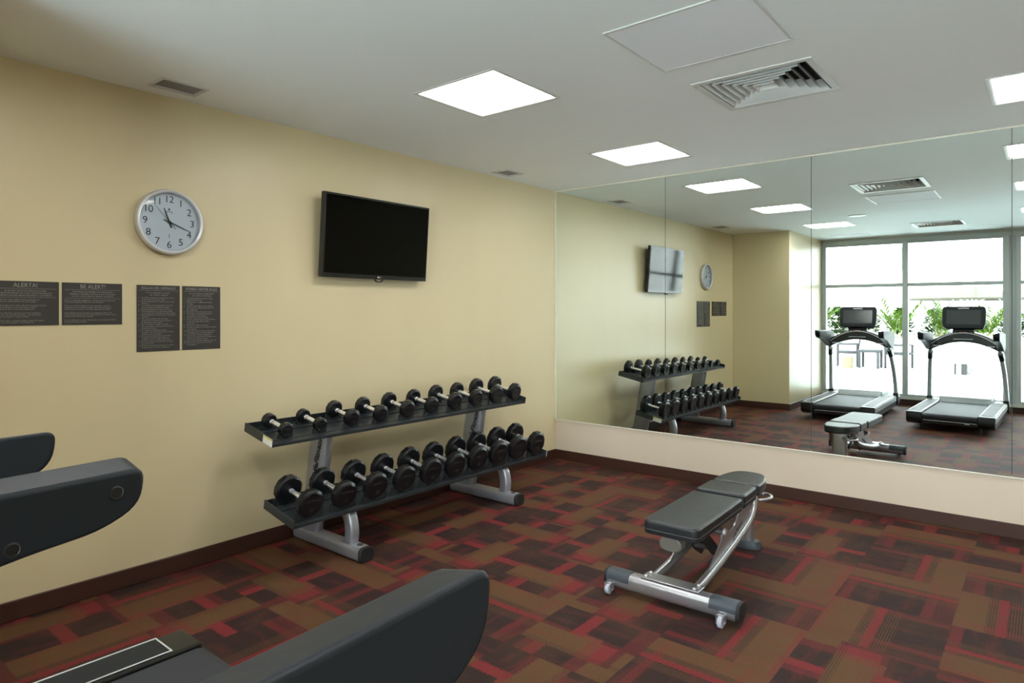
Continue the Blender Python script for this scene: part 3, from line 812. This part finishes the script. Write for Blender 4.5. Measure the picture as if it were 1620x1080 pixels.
# ------------------------------------------------------------------ treadmills
def treadmill(x, y, label):
    t = thing('treadmill', label, 'treadmill', (x, y, 0), 0, 'treadmills facing the windows')
    hw, bw = .458, .29
    L = 2.02
    # running deck and belt
    b = B()
    pr = [(-.002, .190), (-.010, .208), (-.035, .216), (-1.48, .216), (-1.48, .15), (-.04, .13), (-.012, .150)]
    prism(b, pr, 'x', -bw+.006, bw-.006, .004, 1, caps_only=True); obj('running_belt', b, 'belt', t, smooth=45)
    b = B(); box(b, -bw+.01, bw-.01, -1.5, -.03, .085, .128, .006, 1); box(b, -bw+.01, bw-.01, -.03, -.006, .098, .132, .004, 1); dk = obj('deck_frame', b, 'tmk', t)
    b = B(); box(b, -.27, .28, -.006, -.002, .134, .139); box(b, .16, .21, -.006, -.001, .12, .128); obj('rear_strip', b, 'brite', dk, smooth=0)
    for s in (-1, 1):
        x0, x1 = sorted((s*bw, s*hw))
        pr = round_poly([(-.012, .228), (-1.62, .232), (-1.62, .075), (-.30, .075), (-.13, .06), (-.02, .105), (-.008, .15)], [.012, .01, .02, .05, .05, .04, .02], 4)
        b = B(); prism(b, pr, 'x', x0, x1, .008, 2, caps_only=True); rl = obj('side_rail', b, 'tmk', t, smooth=40)
        b = B(); box(b, x0+.018, x1-.018, -1.52, -.13, .2275, .2325, .002, 1); obj('foot_plate', b, 'tmb', rl)
        b = B(); rect_frame(b, x0+.012, x1-.012, -1.53, -.115, .0055, .2305, .2345, .001); obj('plate_outline', b, 'brite', rl, smooth=0)
        b = B(); xo = s*hw; box(b, min(xo-.001*s, xo+.006*s), max(xo-.001*s, xo+.006*s), -1.58, -.05, .150, .215, .002, 1); obj('side_trim', b, 'tms', rl)
        b = B(); cyl(b, (s*.31, -.10, 0.001), (s*.31, -.10, .012), .028, 20, .003); cyl(b, (s*.31, -.10, .012), (s*.31, -.10, .10), .014, 14); obj('levelling_foot', b, 'rubber', t)
        b = B(); cyl(b, (s*.31, -1.75, 0.001), (s*.31, -1.75, .03), .035, 20, .003); cyl(b, (s*.31, -1.75, .03), (s*.31, -1.75, .12), .018, 14); obj('levelling_foot', b, 'rubber', t)
    # motor cover
    pr = smooth_path([(0, -1.40, .205), (0, -1.44, .275), (0, -1.50, .292), (0, -1.75, .285), (0, -1.95, .24), (0, -2.02, .15)], 5)
    b = B(); prism(b, [(p.y, p.z) for p in pr]+[(-2.01, .075), (-1.40, .075)], 'x', -.30, .30, .02, 3, caps_only=True); obj('motor_cover', b, 'tms', t, smooth=45)
    b = B(); box(b, -hw, hw, -1.98, -1.56, .07, .215, .03, 3); obj('front_base', b, 'tmk', t)
    for s in (-1, 1):
        pp = smooth_path([(s*.447, -1.66, .12), (s*.447, -1.64, .35), (s*.430, -1.56, .65), (s*.405, -1.44, .90), (s*.395, -1.36, 1.0)], 6)
        b = B(); sweep(b, pp, ovalp(.056, .115, 20, 2.8), (1, 0, 0)); po = obj('upright', b, 'tms', t)
        b = B(); sweep(b, [(s*.447, -1.66, .11), (s*.447, -1.655, .20), (s*.447, -1.65, .27)], ovalp(.074, .14, 20, 2.8), (1, 0, 0), scale=[1.1, 1, .95]); obj('base_collar', b, 'tmk', po)
        b = B(); sweep(b, [(s*.414, -1.475, .84), (s*.4065, -1.447, .89), (s*.400, -1.41, .93)], ovalp(.066, .13, 20, 2.8), (1, 0, 0)); obj('top_collar', b, 'tmk', po)
        # handrail arm: side outline (y,z); inner top edge sits a little lower than the outer one
        pr = [(-1.56, 1.168), (-1.20, 1.190), (-.90, 1.194), (-.676, 1.198), (-.684, 1.122), (-.752, 1.083), (-.86, 1.071), (-.95, 1.056), (-1.12, 1.010), (-1.28, .955), (-1.40, .925), (-1.50, .945), (-1.58, 1.03)]
        pr = round_poly(pr, [.03, .03, .03, .026, .035, .037, .03, .03, .05, .05, .05, .03, .03], 5)
        x0, x1 = sorted((s*.378, s*.447))
        b = B(); slab(b, pr, x0, x1, .008)
        for v in b.verts:
            v.co.z += .016-(abs(s*.447-v.co.x))*.22*min(1, max(0, (v.co.z-1.08)/.09)); v.co.y -= .016*min(1, max(0, (v.co.y+1.1)/.3))
        ar = obj('handrail', b, 'tmb', t, smooth=50)
        for (by, bz) in ((-.743, 1.162), (-.896, 1.104)):
            b = B(); lathe(b, [(.0125, .0), (.0125, .0015), (.0105, .0025), (.0095, .0012)], (s*.3782, by, bz), (-s, 0, 0), 24); obj('screw_plug', b, 'tmk', ar)
    # arched console bridge
    n = 14; up, dn = [], []
    for k in range(n+1):
        xx = -.40+.80*k/n; q = 1-(xx/.40)**2
        up.append((xx, 1.055+.155*q)); dn.append((xx, .94+.125*q))
    b = B(); prism(b, up+dn[::-1], 'y', -1.56, -1.28, .02, 3, caps_only=True); br = obj('console_bridge', b, 'tmk', t, smooth=45)
    b = B(); sweep(b, [(p[0]*.93, -1.272, p[1]-.018) for p in up], circ(.005, 8), (0, 1, 0)); obj('trim_line', b, 'brite', br)
    b = B(); sweep(b, [(xx, -1.262-.02*(1-(xx/.11)**4), 1.105) for xx in [-.11+.22*k/10 for k in range(11)]], ovalp(.012, .018, 10), (0, 0, 1)); obj('front_grip', b, 'tms', br)
    for s in (-1, 1):
        b = B(); box(b, min(s*.20, s*.35), max(s*.20, s*.35), -1.285, -1.272, 1.005, 1.016, .002, 1); obj('tray_edge', b, 'brite', br, smooth=0)
    # keypad
    m = Matrix.Translation((0, -1.31, 1.205)) @ Matrix.Rotation(R(-28), 4, 'X')
    b = B(); box(b, -.125, .125, -.03, .03, -.03, .035, .010, 2, mat=m); kp = obj('keypad', b, 'tmb', t)
    b = B(); box(b, -.045, .045, .0305, .0325, .002, .014, mat=m); obj('orange_key', b, 'orange', kp, smooth=0)
    b = B(); box(b, -.035, .035, .0305, .0325, -.022, -.010, mat=m); obj('yellow_key', b, 'yellow', kp, smooth=0)
    b = B(); box(b, -.11, -.075, .0305, .0325, -.01, .02, mat=m); box(b, .075, .11, .0305, .0325, -.01, .02, mat=m); obj('grey_keys', b, 'gcap', kp, smooth=0)
    b = B(); box(b, -.09, .09, -1.40, -1.33, 1.19, 1.30, .01, 2); obj('screen_neck', b, 'tmk', t)
    # screen
    m = Matrix.Translation((0, -1.33, 1.395)) @ Matrix.Rotation(R(12), 4, 'X')
    pts = round_poly([(-.225, -.155), (.225, -.155), (.248, -.08), (.250, .11), (.235, .155), (-.235, .155), (-.250, .11), (-.248, -.08)], [.05, .05, .05, .05, .045, .045, .05, .05], 5)
    b = B(); prism(b, pts, 'y', -.03, .03, .012, 3, caps_only=True, mat=m); sc = obj('screen_housing', b, 'tmb', t, smooth=45)
    b = B(); prism(b, round_poly([(-.195, -.095), (.195, -.095), (.195, .105), (-.195, .105)], .006, 3), 'y', .0302, .0312, mat=m); obj('display', b, 'scr', sc, smooth=0)
    fm = m @ frame((0, .0305, .130), (-1, 0, 0), (0, 0, 1))
    b = text_bm('LifeFitness', .030, fm, ext=.0006, shear=.25, bold=.0006); obj('lettering', b, 'brite', sc, smooth=0)
    return t
treadmill(1.65, -4.205, 'left treadmill, next to the cream column, its belt at the bottom left')
tm2 = treadmill(2.920, -4.186, 'right treadmill, whose big charcoal handrail fills the bottom of the photo')

tm2.rotation_euler.z = R(1.9)

# ------------------------------------------------------------------ outside
b = B()
PX0, PX1, PY0, PY1 = -8, 9, -11.0, -8.3
for (a, c, d, e) in ((-14, 16, -27, PY0), (-14, 16, PY1, YW-.1), (-14, PX0, PY0, PY1), (PX1, 16, PY0, PY1)):
    box(b, a, c, d, e, -.25, -.03)
tag(struct('pool_terrace', b, 'terr'), kind='structure')
b = B(); box(b, PX0-.02, PX1+.02, PY0-.02, PY1+.02, -1.4, -1.3); 
box(b, PX0-.02, PX0, PY0-.02, PY1+.02, -1.3, -.26); box(b, PX1, PX1+.02, PY0-.02, PY1+.02, -1.3, -.26); box(b, PX0, PX1, PY0-.02, PY0, -1.3, -.26); box(b, PX0, PX1, PY1, PY1+.02, -1.3, -.26)
struct('pool_basin', b, 'tile')
b = B(); box(b, PX0, PX1, PY0, PY1, -.30, -.10); tag(struct('pool_water', b, 'water'), kind='structure')
b = B(); box(b, -13, 15, -18.2, -16.4, -.03, .69, .02, 1); struct('planter_wall', b, 'facade')
b = B(); box(b, -13, 15, -24.2, -23.6, -.03, 7.0); fa = struct('facing_building', b, 'facade')
b = B()
for k in range(30):
    x0 = -12+.88*k
    box(b, x0, x0+.66, -23.62, -23.56, 3.35, 3.95)
for k in range(60):
    x0 = -12.4+.44*k; box(b, x0, x0+.10, -23.62, -23.54, 3.06, 3.3)
obj('louvre_band', b, 'fgrey', fa, smooth=0)

# pool handrail
t = thing('pool_handrail', 'chrome pool ladder handrail at the pool edge seen in the mirror', 'handrail', (2.33, -11.02, -.03))
for s in (-1, 1):
    b = B(); sweep(b, smooth_path([(s*.09, -.35, 0), (s*.09, -.35, .45), (s*.09, -.25, .62), (s*.09, -.05, .60), (s*.09, .10, .40), (s*.09, .12, -.06)], 6), circ(.022, 12), (1, 0, 0)); obj('rail', b, 'tms', t)
b = B(); box(b, -.13, .13, -.13, .13, 0, .26, .02, 2)
tag(obj('equipment_box', b, 'rubber', None, (2.25, -13.6, -.03)), 'small black box on the terrace behind the pool handrail', 'box')

# umbrella
t = thing('patio_umbrella', 'open beige patio umbrella by the pool seen in the mirror', 'umbrella', (2.43, -14.1, -.03))
b = B(); cyl(b, (0, 0, .03), (0, 0, 2.08), .022, 16); obj('pole', b, 'wmetal', t)
b = B(); cyl(b, (0, 0, .03), (0, 0, .34), .035, 16); cyl(b, (0, 0, .32), (0, 0, .37), .045, 16); obj('pole_sleeve', b, 'gmetal', t)
b = B(); lathe(b, [(.30, 0), (.30, .03), (.06, .06)], n=28); obj('base_plate', b, 'gmetal', t)
b = B(); n = 8; top_ = b.verts.new((0, 0, 2.14)); rim = [b.verts.new((1.36*math.cos(2*PI*k/n+PI/8), 1.36*math.sin(2*PI*k/n+PI/8), 1.83)) for k in range(n)]
low_ = [b.verts.new((v.co.x, v.co.y, 1.79)) for v in rim]
for k in range(n):
    q = (k+1) % n
    b.faces.new((top_, rim[k], rim[q])); b.faces.new((rim[k], low_[k], low_[q], rim[q]))
cn = obj('canopy', b, 'canvas', t, smooth=0); sm = cn.modifiers.new('cloth', 'SOLIDIFY'); sm.thickness = .006
for k in range(n):
    a = 2*PI*k/n+PI/8; b = B(); cyl(b, (.04*math.cos(a), .04*math.sin(a), 2.09), (1.33*math.cos(a), 1.33*math.sin(a), 1.81), .009, 8); cyl(b, (.03*math.cos(a), .03*math.sin(a), 1.72), (.62*math.cos(a), .62*math.sin(a), 1.95), .007, 8); obj('rib', b, 'wmetal', t)

def patio_chair(x, y, rz, label):
    t = thing('patio_chair', label, 'chair', (x, y, -.03), rz, 'dark wicker chairs on the terrace')
    b = B(); box(b, -.26, .26, -.26, .26, .36, .43, .01, 1); obj('seat', b, 'wick', t)
    b = B(); box(b, -.24, .24, -.02, .02, 0, .46, .01, 1, mat=Matrix.Translation((0, .25, .42)) @ Matrix.Rotation(R(-10), 4, 'X')); obj('backrest', b, 'wick', t)
    for sx in (-1, 1):
        for sy in (-1, 1):
            b = B(); box(b, sx*.25-.025, sx*.25+.025, sy*.24-.025, sy*.24+.025, 0, .62 if sy < 0 else .60, .006, 1); obj('leg', b, 'wick', t)
        b = B(); box(b, sx*.25-.03, sx*.25+.03, -.27, .27, .60, .635, .008, 1); obj('armrest', b, 'wick', t)
patio_chair(-.42, -14.5, R(-100), 'dark wicker chair left of the small terrace table, seen in the mirror')
patio_chair(.80, -14.6, R(100), 'dark wicker chair right of the small terrace table, seen in the mirror')
t = thing('side_table', 'low dark wicker table between the two terrace chairs, seen in the mirror', 'table', (.18, -14.3, -.03))
b = B(); box(b, -.26, .26, -.26, .26, .42, .49, .01, 1); obj('tabletop', b, 'wick', t)
for sx in (-1, 1):
    for sy in (-1, 1):
        b = B(); box(b, sx*.22-.03, sx*.22+.03, sy*.22-.03, sy*.22+.03, 0, .425, .006, 1); obj('leg', b, 'wick', t)
b = B(); lathe(b, [(.13, 0), (.15, .10), (.15, .24), (.13, .30)], n=24)
tag(obj('lantern_pot', b, 'potc', None, (-.30, -13.9, -.03)), 'small beige pot in front of the left terrace chair', 'pot')

def leafq(b, base, d, L, w, droop):
    """a folded blade of four segments"""
    d = Vector(d).normalized(); s = d.cross(Vector((0, 0, 1)))
    s = s.normalized() if s.length > .01 else Vector((1, 0, 0)); prev = None; p = Vector(base)
    for k in range(5):
        f = k/4; ww = w*math.sin(PI*(.12+.86*f))
        a, c = b.verts.new(p-s*ww), b.verts.new(p+s*ww)
        if prev: b.faces.new((prev[0], prev[1], c, a))
        prev = (a, c); p = p+d*(L/4); p.z = max(p.z, .02); d = (d+Vector((0, 0, -droop/4))).normalized()
def palm(x, y, h, nf, mat, label, seed):
    rnd = random.Random(seed)
    t = thing('terrace_palm', label, 'plant', (x, y, .70), 0, 'green plants on the planter wall')
    b = B(); fr = B()
    for k in range(nf):
        a = rnd.uniform(0, 2*PI); el = rnd.uniform(1.05, 1.48)
        d = Vector((math.cos(a)*math.cos(el), math.sin(a)*math.cos(el), math.sin(el))); L = h*rnd.uniform(.7, 1.1)
        path = []; p = Vector((rnd.uniform(-.12, .12), rnd.uniform(-.12, .12), .02))
        for q in range(7): path.append(p.copy()); p = p+d*(L/6); d = (d+Vector((0, 0, -.13))).normalized()
        sweep(fr, path, circ(.008, 5), (1, .1, .05), scale=[1-.12*q for q in range(7)])
        for q in range(2, 7):
            for s in (-1, 1):
                tt = (path[q]-path[q-1]).normalized(); sd = tt.cross(Vector((0, 0, 1))).normalized()*s
                for e in range(2):
                    leafq(b, path[q-1].lerp(path[q], e*.5+rnd.random()*.3), tt*.7+sd*.8+Vector((0, 0, .25)), L*.32*rnd.uniform(.7, 1.1), .026, .9)
    obj('stems', fr, 'stem', t); obj('fronds', b, mat, t, smooth=0)
def shrub(x, y, h, mat, label, seed):
    rnd = random.Random(seed)
    t = thing('terrace_shrub', label, 'plant', (x, y, .70), 0, 'green plants on the planter wall')
    b = B(); fr = B()
    for k in range(5): cyl(fr, (0, 0, 0), (rnd.uniform(-.2, .2), rnd.uniform(-.15, .15), h*.7), .01, 6)
    for k in range(950):
        a = rnd.uniform(0, 2*PI); r = math.sqrt(rnd.random()); z = rnd.uniform(.05, h)
        rr = .44*math.sin(PI*min(.95, .25+.7*z/h))*r
        leafq(b, (rr*math.cos(a), rr*.7*math.sin(a), z), (math.cos(a), math.sin(a), rnd.uniform(-.1, .9)), rnd.uniform(.12, .24), .034, .7)
    obj('stems', fr, 'stem', t); obj('leaves', b, mat, t, smooth=0)
SH = [-3.2, -2.3, -1.4, -.5, .4, 1.3, 2.2, 3.1, 4.0]
nth = ['leftmost', 'second', 'third', 'fourth', 'fifth', 'sixth', 'seventh', 'eighth', 'ninth']
for k, px in enumerate(SH):
    shrub(px, -17.65, .78+.16*random.random(), 'leafb' if k % 3 else 'leafa', (f'{nth[k]} green shrub from the left' if k else 'leftmost green shrub')+' on the planter wall, in the mirror', 100+k)
for k, px in enumerate([-2.9, -1.8, -.7, .4, 1.5, 2.6, 3.7]):
    palm(px, -16.72, .95+.25*random.random(), 12, 'leafa', (f'{nth[k]} feathery palm from the left' if k else 'leftmost feathery palm')+' on the planter wall, in the mirror', 300+k)

# ------------------------------------------------------------------ light and camera
sc = bpy.context.scene
w = bpy.data.worlds.new('daylight'); sc.world = w; w.use_nodes = True
nt = w.node_tree; nt.nodes.clear()
out = nt.nodes.new('ShaderNodeOutputWorld'); bg = nt.nodes.new('ShaderNodeBackground')
bg.inputs[0].default_value = (.90, .96, 1.0, 1); bg.inputs[1].default_value = 5.8
nt.links.new(bg.outputs[0], out.inputs[0])
sl = bpy.data.lights.new('sun', 'SUN'); sl.energy = 6.0; sl.angle = R(1.0); sl.color = (1, .96, .9)
so = bpy.data.objects.new('sun', sl); C.objects.link(so)
so.rotation_euler = Vector((.25, -.62, -1)).to_track_quat('-Z', 'Y').to_euler(); so.location = (0, 0, 12)

cam = bpy.data.cameras.new('camera'); co = bpy.data.objects.new('camera', cam); C.objects.link(co)
f = 1034.0
cam.sensor_width = 36; cam.lens = 36*f/1620
cam.shift_y = -(540-492.4)/1620
cam.clip_start = .02; cam.clip_end = 200
co.location = (3.851, -5.396, 1.486); co.rotation_euler = (R(90), 0, .686)
sc.camera = co
sc.view_settings.view_transform = 'Standard'; sc.view_settings.look = 'None'
sc.view_settings.gamma = 1; sc.view_settings.use_curve_mapping = False
sc.view_settings.exposure = .95
sc.cycles.max_bounces = 10; sc.cycles.diffuse_bounces = 5; sc.cycles.glossy_bounces = 5
sc.cycles.transparent_max_bounces = 12
sc.cycles.sample_clamp_indirect = 6
sc.cycles.use_denoising = True
